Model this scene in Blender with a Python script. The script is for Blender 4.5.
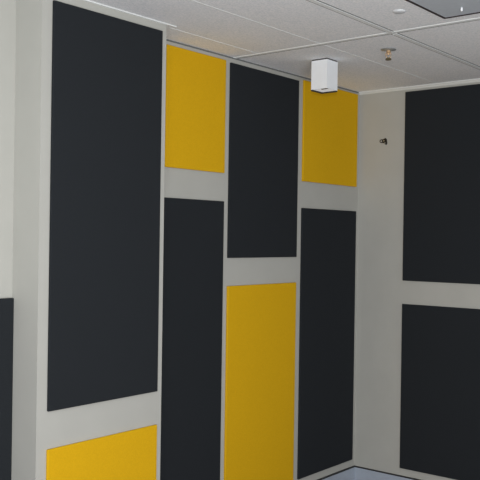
import bpy, bmesh, math
from mathutils import Vector, Matrix

S = 1.2            # metres per survey unit
EYE = 1.640 * S    # eye height above the floor
scene = bpy.context.scene
for o in list(bpy.data.objects):
    bpy.data.objects.remove(o)

def W(x, y, z):
    return Vector((x * S, y * S, z * S + EYE))

# ------------------------------------------------------------ camera
cd = bpy.data.cameras.new('camera')
cd.sensor_width = 36.0
cd.lens = 36.0 * 835.3 / 480.0
cd.clip_start = 0.05
co = bpy.data.objects.new('camera', cd)
scene.collection.objects.link(co)
F = Vector((0.7746455, 0.63238905, -0.00290301)).normalized()
R = Vector((0.63235618, -0.77453759, 0.01473692)).normalized()
U = R.cross(F)
co.matrix_world = Matrix(((R.x, U.x, -F.x, 0), (R.y, U.y, -F.y, 0), (R.z, U.z, -F.z, EYE), (0, 0, 0, 1)))
scene.camera = co

# ------------------------------------------------------------ world, lights, exposure
wd = bpy.data.worlds.new('room_light')
scene.world = wd
wd.use_nodes = True
bg = wd.node_tree.nodes['Background']
bg.inputs[0].default_value = (0.93, 0.96, 1.0, 1)
bg.inputs[1].default_value = 0.55

def area(name, loc, target, sx, sy, power, col):
    l = bpy.data.lights.new(name, 'AREA')
    l.shape = 'RECTANGLE'; l.size = sx; l.size_y = sy; l.energy = power; l.color = col
    o = bpy.data.objects.new(name, l)
    o.location = loc
    o.rotation_euler = (Vector(target) - Vector(loc)).to_track_quat('-Z', 'Y').to_euler()
    scene.collection.objects.link(o)
    return o
# added soft fill, low behind the viewer, aimed up to brighten the ceiling
area('ceiling_fill', (-1.0, -1.8, 0.45), (3.2, 2.6, 3.5), 2.8, 1.2, 178, (0.98, 0.99, 1.0))
# flash of the camera, just above the lens
area('camera_flash', (-0.03, -0.02, EYE + 0.16), (4.6, 3.7, EYE + 0.3), 0.07, 0.04, 72, (1.0, 0.99, 0.97))

vs = scene.view_settings
vs.view_transform = 'Standard'; vs.look = 'None'; vs.gamma = 1; vs.exposure = 0.06
vs.use_curve_mapping = False

# ------------------------------------------------------------ materials
def mat(name, col, rough=0.6, var=0.0, vscale=40, bump=0.0, bscale=600, metal=0.0, spec=0.5, detail=3, stretch=(1, 1, 1)):
    m = bpy.data.materials.new(name); m.use_nodes = True
    nt = m.node_tree; b = nt.nodes['Principled BSDF']
    b.inputs['Base Color'].default_value = (*col, 1)
    b.inputs['Roughness'].default_value = rough
    b.inputs['Metallic'].default_value = metal
    b.inputs['Specular IOR Level'].default_value = spec
    tc = nt.nodes.new('ShaderNodeTexCoord')
    mp = nt.nodes.new('ShaderNodeMapping'); mp.inputs['Scale'].default_value = stretch
    nt.links.new(tc.outputs['Object'], mp.inputs[0])
    n = nt.nodes.new('ShaderNodeTexNoise'); n.inputs['Scale'].default_value = vscale; n.inputs['Detail'].default_value = detail
    nt.links.new(mp.outputs[0], n.inputs['Vector'])
    mx = nt.nodes.new('ShaderNodeMix'); mx.data_type = 'RGBA'
    mx.inputs[6].default_value = (*[c * (1 - var) for c in col], 1)
    mx.inputs[7].default_value = (*[min(1, c * (1 + var)) for c in col], 1)
    mr = nt.nodes.new('ShaderNodeMapRange'); mr.inputs[1].default_value = .3; mr.inputs[2].default_value = .7
    nt.links.new(n.outputs[0], mr.inputs[0]); nt.links.new(mr.outputs[0], mx.inputs[0])
    nt.links.new(mx.outputs[2], b.inputs['Base Color'])
    if bump:
        n2 = nt.nodes.new('ShaderNodeTexNoise'); n2.inputs['Scale'].default_value = bscale
        nt.links.new(tc.outputs['Object'], n2.inputs['Vector'])
        bp = nt.nodes.new('ShaderNodeBump'); bp.inputs['Strength'].default_value = bump; bp.inputs['Distance'].default_value = .002
        nt.links.new(n2.outputs[0], bp.inputs['Height']); nt.links.new(bp.outputs[0], b.inputs['Normal'])
    return m

PAINT = (0.434, 0.434, 0.402)
M = dict(
    paint=mat('wall_paint', PAINT, .75, .02, 6, .15, 500, spec=.3),
    ceil=mat('mineral_tile', (0.89, 0.945, 0.965), .9, .16, 110, .25, 300, spec=.1, detail=6),
    tee=mat('ceiling_grid_enamel', (0.80, 0.83, 0.82), .6, .01),
    gap_shade=mat('gap_and_shadow', (0.15, 0.16, 0.16), .8),  # dark grey for reveals and the shadow painted beside the cross tee
    black=mat('charcoal_fabric', (0.0185, 0.0215, 0.025), .95, .22, 260, .5, 900, spec=.15, detail=5),
    yellow=mat('yellow_fabric', (0.665, 0.385, 0.008), .95, .05, 160, .4, 900, spec=.1, detail=5),
    plate=mat('plate_enamel', (0.64, 0.67, 0.68), .5, .01),
    angle=mat('angle_enamel', (0.62, 0.63, 0.60), .6, .01),
    white=mat('white_enamel', (0.87, 0.90, 0.93), .4, .01),
    dark=mat('black_rubber', (0.02, 0.018, 0.018), .6),
    skirt=mat('skirting_enamel', (0.38, 0.43, 0.50), .35, .02),
    cap=mat('skirting_black_strip', (0.012, 0.012, 0.014), .5),
    carpet=mat('dark_red_carpet', (0.15, 0.10, 0.115), .95, .3, 200, .6, 400, spec=.1),
    diff=mat('grey_diffuser', (0.55, 0.60, 0.64), .45, .03, 30),
    frame=mat('dark_brown_frame', (0.03, 0.02, 0.02), .5),
    brass=mat('brass', (0.62, 0.42, 0.24), .4, .05, metal=.6),
    bronze=mat('dull_bronze', (0.16, 0.13, 0.07), .5, .1, metal=.5),
    chrome=mat('dull_chrome', (0.52, 0.53, 0.52), .4, metal=.7),
    steel=mat('blackened_steel', (0.03, 0.03, 0.028), .4, metal=.5),
)

M['glow'] = mat('frosted_glass', (0.85, 0.87, 0.90), .5, .01)
_p = M['glow'].node_tree.nodes['Principled BSDF']
_p.inputs['Emission Color'].default_value = (0.95, 0.98, 1.0, 1); _p.inputs['Emission Strength'].default_value = .28

# ------------------------------------------------------------ helpers
def link(name, bm, m, parent=None, loc=None):
    me = bpy.data.meshes.new(name)
    bmesh.ops.recalc_face_normals(bm, faces=bm.faces)
    if loc is not None:
        bmesh.ops.translate(bm, verts=bm.verts, vec=-Vector(loc))
    bm.to_mesh(me); bm.free(); me.materials.append(m)
    o = bpy.data.objects.new(name, me)
    scene.collection.objects.link(o)
    if parent is not None:
        o.parent = parent
    elif loc is not None:
        o.location = loc
    return o

def box_bm(p0, p1, bm=None):
    bm = bm or bmesh.new()
    x0, y0, z0 = (min(a, b) for a, b in zip(p0, p1)); x1, y1, z1 = (max(a, b) for a, b in zip(p0, p1))
    v = [bm.verts.new(c) for c in [(x0,y0,z0),(x1,y0,z0),(x1,y1,z0),(x0,y1,z0),(x0,y0,z1),(x1,y0,z1),(x1,y1,z1),(x0,y1,z1)]]
    for f in [(0,3,2,1),(4,5,6,7),(0,1,5,4),(1,2,6,5),(2,3,7,6),(3,0,4,7)]:
        bm.faces.new([v[i] for i in f])
    return bm

def bevel(bm, w, seg=2):
    bmesh.ops.bevel(bm, geom=bm.edges[:], offset=w, segments=seg, profile=.5, affect='EDGES')
    return bm

def lathe(prof, c, bm=None, n=24):
    bm = bm or bmesh.new(); rings = []
    for r, z in prof:
        if r < 1e-6:
            rings.append([bm.verts.new((c[0], c[1], z))])
        else:
            rings.append([bm.verts.new((c[0]+r*math.cos(2*math.pi*i/n), c[1]+r*math.sin(2*math.pi*i/n), z)) for i in range(n)])
    for a, b in zip(rings, rings[1:]):
        for i in range(n):
            j = (i+1) % n
            if len(a) == 1 and len(b) == 1: continue
            if len(a) == 1: bm.faces.new((a[0], b[i], b[j]))
            elif len(b) == 1: bm.faces.new((a[i], a[j], b[0]))
            else: bm.faces.new((a[i], a[j], b[j], b[i]))
    return bm

def tube(path, r, bm=None, n=10):
    bm = bm or bmesh.new(); rings = []
    path = [Vector(p) for p in path]
    for k, p in enumerate(path):
        d = (path[min(k+1, len(path)-1)] - path[max(k-1, 0)]).normalized()
        a = d.cross(Vector((0, 0, 1)) if abs(d.z) < .9 else Vector((1, 0, 0))).normalized(); b = d.cross(a)
        rings.append([bm.verts.new(p + r*(a*math.cos(2*math.pi*i/n) + b*math.sin(2*math.pi*i/n))) for i in range(n)])
    for a, b in zip(rings, rings[1:]):
        for i in range(n):
            j = (i+1) % n; bm.faces.new((a[i], a[j], b[j], b[i]))
    bm.faces.new(rings[0]); bm.faces.new(rings[-1][::-1])
    return bm

def struct(name, p0, p1, m):
    o = link(name, box_bm(W(*p0), W(*p1)), m); o['kind'] = 'structure'; return o

def tag(o, label, cat, group=None):
    o['label'] = label; o['category'] = cat
    if group: o['group'] = group
    return o

def thing(name, loc, label, cat, group=None):
    o = bpy.data.objects.new(name, None); o.location = loc
    scene.collection.objects.link(o)
    return tag(o, label, cat, group)

def part(name, bm, m, parent, label=None, smooth=False):
    bmesh.ops.translate(bm, verts=bm.verts, vec=-Vector(parent.location))
    o = link(name, bm, m, parent)
    if smooth:
        for p in o.data.polygons: p.use_smooth = True
    if label: o['label'] = label
    return o

# ------------------------------------------------------------ survey
YB, YR, YD, XR = 2.7726, 2.983, 2.9474, 4.9214     # pillar face, back wall, left wall, right wall
FL, CE = -1.640, 1.0
BX, BE = 2.1072, 2.8256                             # pillar sides
TH = 0.12
XL, YN = -1.2, -2.6                                  # how far the room carries on
ZB = -1.5431                                        # skirting top

# ------------------------------------------------------------ structure
struct('floor', (-.4, -.9, FL - .1), (XR + TH, YR + .1, FL), M['carpet'])
struct('ceiling', (XL, YN, CE), (XR + TH, YR + .1, CE + .1), M['ceil'])
struct('wall_left', (XL, YD, FL), (BX, YD + TH, CE), M['paint'])
struct('wall_pillar', (BX, YB, FL), (BE, YR + TH, CE), M['paint'])
struct('wall_back', (BE, YR, FL), (XR, YR + TH, CE), M['paint'])
struct('wall_right', (XR, YN, FL), (XR + TH, YR + TH, CE), M['paint'])

def skirting(name, p0, p1):
    # enamelled duct skirting with a proud black strip along its top
    o = struct(name, p0, (p1[0], p1[1], ZB - .006), M['skirt'])
    return o
D = .014
skirting('baseboard_back', (BE, YR - D, FL), (XR - D, YR, 0))
skirting('baseboard_right', (XR - D, YN, FL), (XR, YR, 0))
skirting('baseboard_pillar', (BX, YB - D, FL), (BE, YB, 0))
skirting('baseboard_left', (XL, YD - D, FL), (BX, YD, 0))
E = .016
struct('trim_1', (BE, YR - E, ZB - .006), (XR - E, YR, ZB), M['cap'])
struct('trim_2', (XR - E, YN, ZB - .006), (XR, YR, ZB), M['cap'])
struct('trim_3', (BX, YB - E, ZB - .006), (BE, YB, ZB), M['cap'])
struct('trim_4', (XL, YD - E, ZB - .006), (BX, YD, ZB), M['cap'])

# white angles where the ceiling meets the walls
struct('trim_5', (XR - .004, YN, CE - .017), (XR, YR, CE), M['angle'])
struct('trim_6', (XR - .022, YN, CE - .004), (XR - .004, YR, CE), M['tee'])
struct('trim_7', (XL, YB - .013, CE - .004), (BE + .055, YB, CE), M['tee'])
struct('trim_8', (BE, YR - .006, CE - .006), (XR - .022, YR, CE), M['gap_shade'])
# ceiling grid
def tee_x(name, y, x0, x1, w, d, m='tee'):
    struct(name, (x0, y - w/2, CE - d), (x1, y + w/2, CE), M[m])
def tee_y(name, x, y0, y1, w, d, m='tee'):
    struct(name, (x - w/2, y0, CE - d), (x + w/2, y1, CE), M[m])
L1, L2, C1, L0 = 2.4035, 1.994, 3.5797, 2.8033
tee_x('trim_9', L1, XL, C1 - .016, .006, .0012)
tee_x('trim_19', L1, C1 + .025, XR - .022, .006, .0012)
tee_x('trim_10', L0, BE + .055, C1 - .016, .005, .0015)
tee_y('trim_11', C1 - .002, YN, YR - .006, .026, .0025)
tee_y('trim_18', C1 + .0175, YN, YR - .006, .013, .0006, 'gap_shade')  # dark strip painting the shadow on the tee's far side
tee_x('trim_12', L2, XL, C1 - .016, .024, .003)
tee_x('trim_13', L2, C1 + .025, XR - .022, .024, .003)
for k, yy in enumerate((L2 - .0165, L2 + .0165)):
    tee_x('trim_%d' % (14 + 2*k), yy, XL, C1 - .016, .007, .0006, 'gap_shade')
    tee_x('trim_%d' % (15 + 2*k), yy, C1 + .025, XR - .022, .007, .0006, 'gap_shade')

# ------------------------------------------------------------ acoustic panels
T = .0125
def panel_back(x0, x1, z0, z1, y, m, label, group, thick=T):
    bm = bevel(box_bm(W(x0, y - thick, z0), W(x1, y - .0002, z1)), .0035, 2)
    loc = (W(x0, y, z0) + W(x1, y, z0)) / 2
    return tag(link('acoustic_panel', bm, M[m], loc=loc), label, 'acoustic panel', group)
def panel_right(y0, y1, z0, z1, label, group):
    bm = bevel(box_bm(W(XR - T, y0, z0), W(XR - .0002, y1, z1)), .0035, 2)
    loc = (W(XR, y0, z0) + W(XR, y1, z0)) / 2
    return tag(link('acoustic_panel', bm, M['black'], loc=loc), label, 'acoustic panel', group)

GB, GY = 'charcoal acoustic panels', 'yellow acoustic panels'
panel_back(1.30, BX - .0005, -1.48, -.2663, YD, 'black', 'charcoal fabric panel low on the recessed far-left wall, cut off by the left edge', GB, .0155)
panel_back(2.158, 2.7896, -.725, .9604, YB, 'black', 'largest and tallest charcoal fabric panel, on the projecting pillar above a yellow one', GB)
panel_back(2.158, 2.7896, -1.48, -.8815, YB, 'yellow', 'yellow fabric panel at bottom left under the tallest charcoal panel', GY)
panel_back(3.034, 3.4982, .3529, .9729, YR, 'yellow', 'upper yellow fabric panel right beside the pillar, between two charcoal panels', GY)
panel_back(3.034, 3.4982, -1.4938, .1975, YR, 'black', 'narrow charcoal fabric panel beneath the upper left yellow panel', GB)
panel_back(3.5407, 4.193, -.114, .9677, YR, 'black', 'shorter charcoal fabric panel under the ceiling with a tall yellow panel below', GB)
panel_back(3.5407, 4.193, -1.4938, -.2706, YR, 'yellow', 'tall yellow fabric panel in lower centre between two charcoal panels', GY)
panel_back(4.2469, 4.8817, .355, .9806, YR, 'yellow', 'upper yellow fabric panel behind the white ceiling light, next to the corner', GY)
panel_back(4.2469, 4.8817, -1.4938, .1891, YR, 'black', 'charcoal fabric panel in the corner beneath the upper right yellow panel', GB)
panel_right(1.30, 2.6312, -.2659, .9683, 'upper charcoal fabric panel on the right side wall', GB)
panel_right(1.30, 2.6312, -1.4939, -.4186, 'lower charcoal fabric panel on the right side wall above the skirting', GB)

# ------------------------------------------------------------ square ceiling light
x0, x1, y0, y1 = 3.8683, 3.976, 2.5555, 2.660
c = W((x0+x1)/2, (y0+y1)/2, CE)
t = thing('ceiling_light', c, 'white square box downlight with black edges hanging under the ceiling near the corner', 'ceiling light')
a, b = W(x0, y0, .993), W(x1, y1, .8325)
# housing: open-bottomed square tube with a closed top
bm = bmesh.new(); wl = .006
def ring(z, i):
    return [bm.verts.new(p) for p in [(a.x+i,a.y+i,z),(b.x-i,a.y+i,z),(b.x-i,b.y-i,z),(a.x+i,b.y-i,z)]]
rs = [ring(a.z, 0), ring(b.z, 0), ring(b.z, wl), ring(a.z-.02, wl)]
for p, q in zip(rs, rs[1:]):
    for i in range(4):
        j = (i+1) % 4; bm.faces.new((p[i], p[j], q[j], q[i]))
bm.faces.new(rs[0]); bm.faces.new(rs[3])
part('housing', bm, M['white'], t)
part('mounting_plate', box_bm((a.x+.003, a.y+.003, a.z), (b.x-.003, b.y-.003, c.z)), M['dark'], t, 'black plate against the ceiling')
# frosted diffuser set just inside the mouth, a dark slot at its near corner
zb = b.z + .0015
part('diffuser', box_bm((a.x+wl, a.y+wl, zb), (b.x-wl, b.y-wl, zb+.004)), M['glow'], t, 'pale frosted glass')
part('slot', box_bm((a.x+.007, a.y+.008, zb-.0012), (a.x+.036, a.y+.060, zb)), M['dark'], t, 'small dark opening in one corner')
# black lip along the two far bottom edges
bm = box_bm((b.x-.012, a.y+.002, b.z-.008), (b.x+.0012, b.y+.0012, b.z))
box_bm((a.x+.002, b.y-.012, b.z-.008), (b.x-.0121, b.y+.0012, b.z), bm)
part('lip', bm, M['dark'], t, 'thin black lip along the bottom edge')

# ------------------------------------------------------------ sprinkler
c = W(3.8675, 2.174, CE)
t = thing('fire_sprinkler', c, 'brass fire sprinkler head with a dished rosette hanging from the ceiling tile', 'sprinkler')
part('rosette', lathe([(.012, c.z), (.014, c.z-.006), (.048, c.z-.007), (.048, c.z-.0085), (.024, c.z-.013), (.014, c.z-.015), (.010, c.z-.015)], c), M['chrome'], t, 'dull grey dished rosette', True)
part('body', lathe([(0, c.z-.008), (.013, c.z-.008), (.013, c.z-.026), (.009, c.z-.030), (.007, c.z-.04), (0, c.z-.04)], c, n=12), M['brass'], t)
for sgn in (-1, 1):
    d = Vector((R.x, R.y, 0)).normalized() * sgn
    part('yoke_arm', tube([c + d*.010 + Vector((0,0,-.022)), c + d*.017 + Vector((0,0,-.036)), c + d*.012 + Vector((0,0,-.052)), c + d*.002 + Vector((0,0,-.060))], .0028), M['brass'], t, smooth=True)
part('deflector', lathe([(0, c.z-.058), (.008, c.z-.058), (.017, c.z-.063), (.019, c.z-.072), (.012, c.z-.074), (0, c.z-.074)], c, n=16), M['bronze'], t, 'dark toothed deflector disc')

# ------------------------------------------------------------ round cover plate
c = W(3.262, 1.783, CE)
bm = lathe([(.034, c.z), (.034, c.z-.003), (.030, c.z-.007), (.018, c.z-.009), (0, c.z-.0095)], c, n=32)
o = link('ceiling_cover_plate', bm, M['plate'], loc=c)
for p in o.data.polygons: p.use_smooth = True
tag(o, 'small round white cover plate on the ceiling beside the dark-framed fixture', 'cover plate')

# ------------------------------------------------------------ framed ceiling fixture
fx1, fy1, fx0, fy0 = 3.4768, 1.6736, 2.655, 1.25
c = W((fx0+fx1)/2, (fy0+fy1)/2, CE)
t = thing('ceiling_fixture', c, 'grey flat ceiling light fixture with thin dark frame in the top right corner', 'light fixture')
bm = bmesh.new(); fw = .010
for p, q in [((fx0,fy0),(fx1,fy0+fw)), ((fx0,fy1-fw),(fx1,fy1)), ((fx0,fy0+fw),(fx0+fw,fy1-fw)), ((fx1-fw,fy0+fw),(fx1,fy1-fw))]:
    box_bm(W(*p, CE-.006), W(*q, CE), bm)
part('frame', bm, M['frame'], t, 'thin dark brown frame')
part('diffuser', box_bm(W(fx0+fw, fy0+fw, CE-.003), W(fx1-fw, fy1-fw, CE)), M['diff'], t, 'smooth grey diffuser')
k = W(3.360, 1.538, CE-.003)
part('glint_bead', lathe([(.005, k.z), (.006, k.z-.008), (.005, k.z-.017), (0, k.z-.020)], k, n=14), M['white'], t, 'tiny white bead standing in for a glint', True)  # white bead shaped as the bright glint on the diffuser

# ------------------------------------------------------------ wall bracket
c = W(XR, 2.79, .656)
t = thing('wall_bracket', c, 'small black metal bracket with a loop on the bare strip of the right wall', 'bracket')
# local frame: u to the viewer's right along the wall (-y), v up, w off the wall (-x)
def q(u, v, w): return Vector((c.x - w, c.y - u, c.z + v))
bm = bmesh.new()
out = [(-.016, .013), (.004, .019), (.015, .026), (.026, .018), (.031, -.006), (.031, -.022), (.022, -.030), (.006, -.018), (-.014, -.009)]
f1 = [bm.verts.new(q(u, v, .0003)) for u, v in out]; f2 = [bm.verts.new(q(u, v, .006)) for u, v in out]
bm.faces.new(f1); bm.faces.new(f2)
for i in range(len(out)):
    j = (i+1) % len(out); bm.faces.new((f1[i], f1[j], f2[j], f2[i]))
bevel(bm, .001, 1)
part('plate', bm, M['steel'], t)
path = [q(-.004, .012, .006)] + [q(-.014 - .014*math.cos(th), .004 + .011*math.sin(th), .010) for th in [math.pi*(.75 - k*.15) - math.pi*.0 for k in range(0)]]
path = [q(-.008, .012, .005), q(-.017, .013, .012), q(-.026, .007, .016), q(-.027, -.004, .016), q(-.021, -.010, .012), q(-.010, -.008, .005)]
part('loop', tube(path, .0035), M['steel'], t, smooth=True)
bm = lathe([(0, .0), (.006, .0), (.006, .002), (0, .003)], (0, 0), n=12)
bmesh.ops.transform(bm, matrix=Matrix.Translation(q(.002, .004, .006)) @ Matrix.Rotation(-math.pi/2, 4, 'Y'), verts=bm.verts)
part('screw', bm, M['chrome'], t, 'bright screw head')
part('latch', bevel(box_bm(q(.004, -.018, .006), q(.018, -.011, .010)), .001, 1), M['chrome'], t, 'bright metal latch')
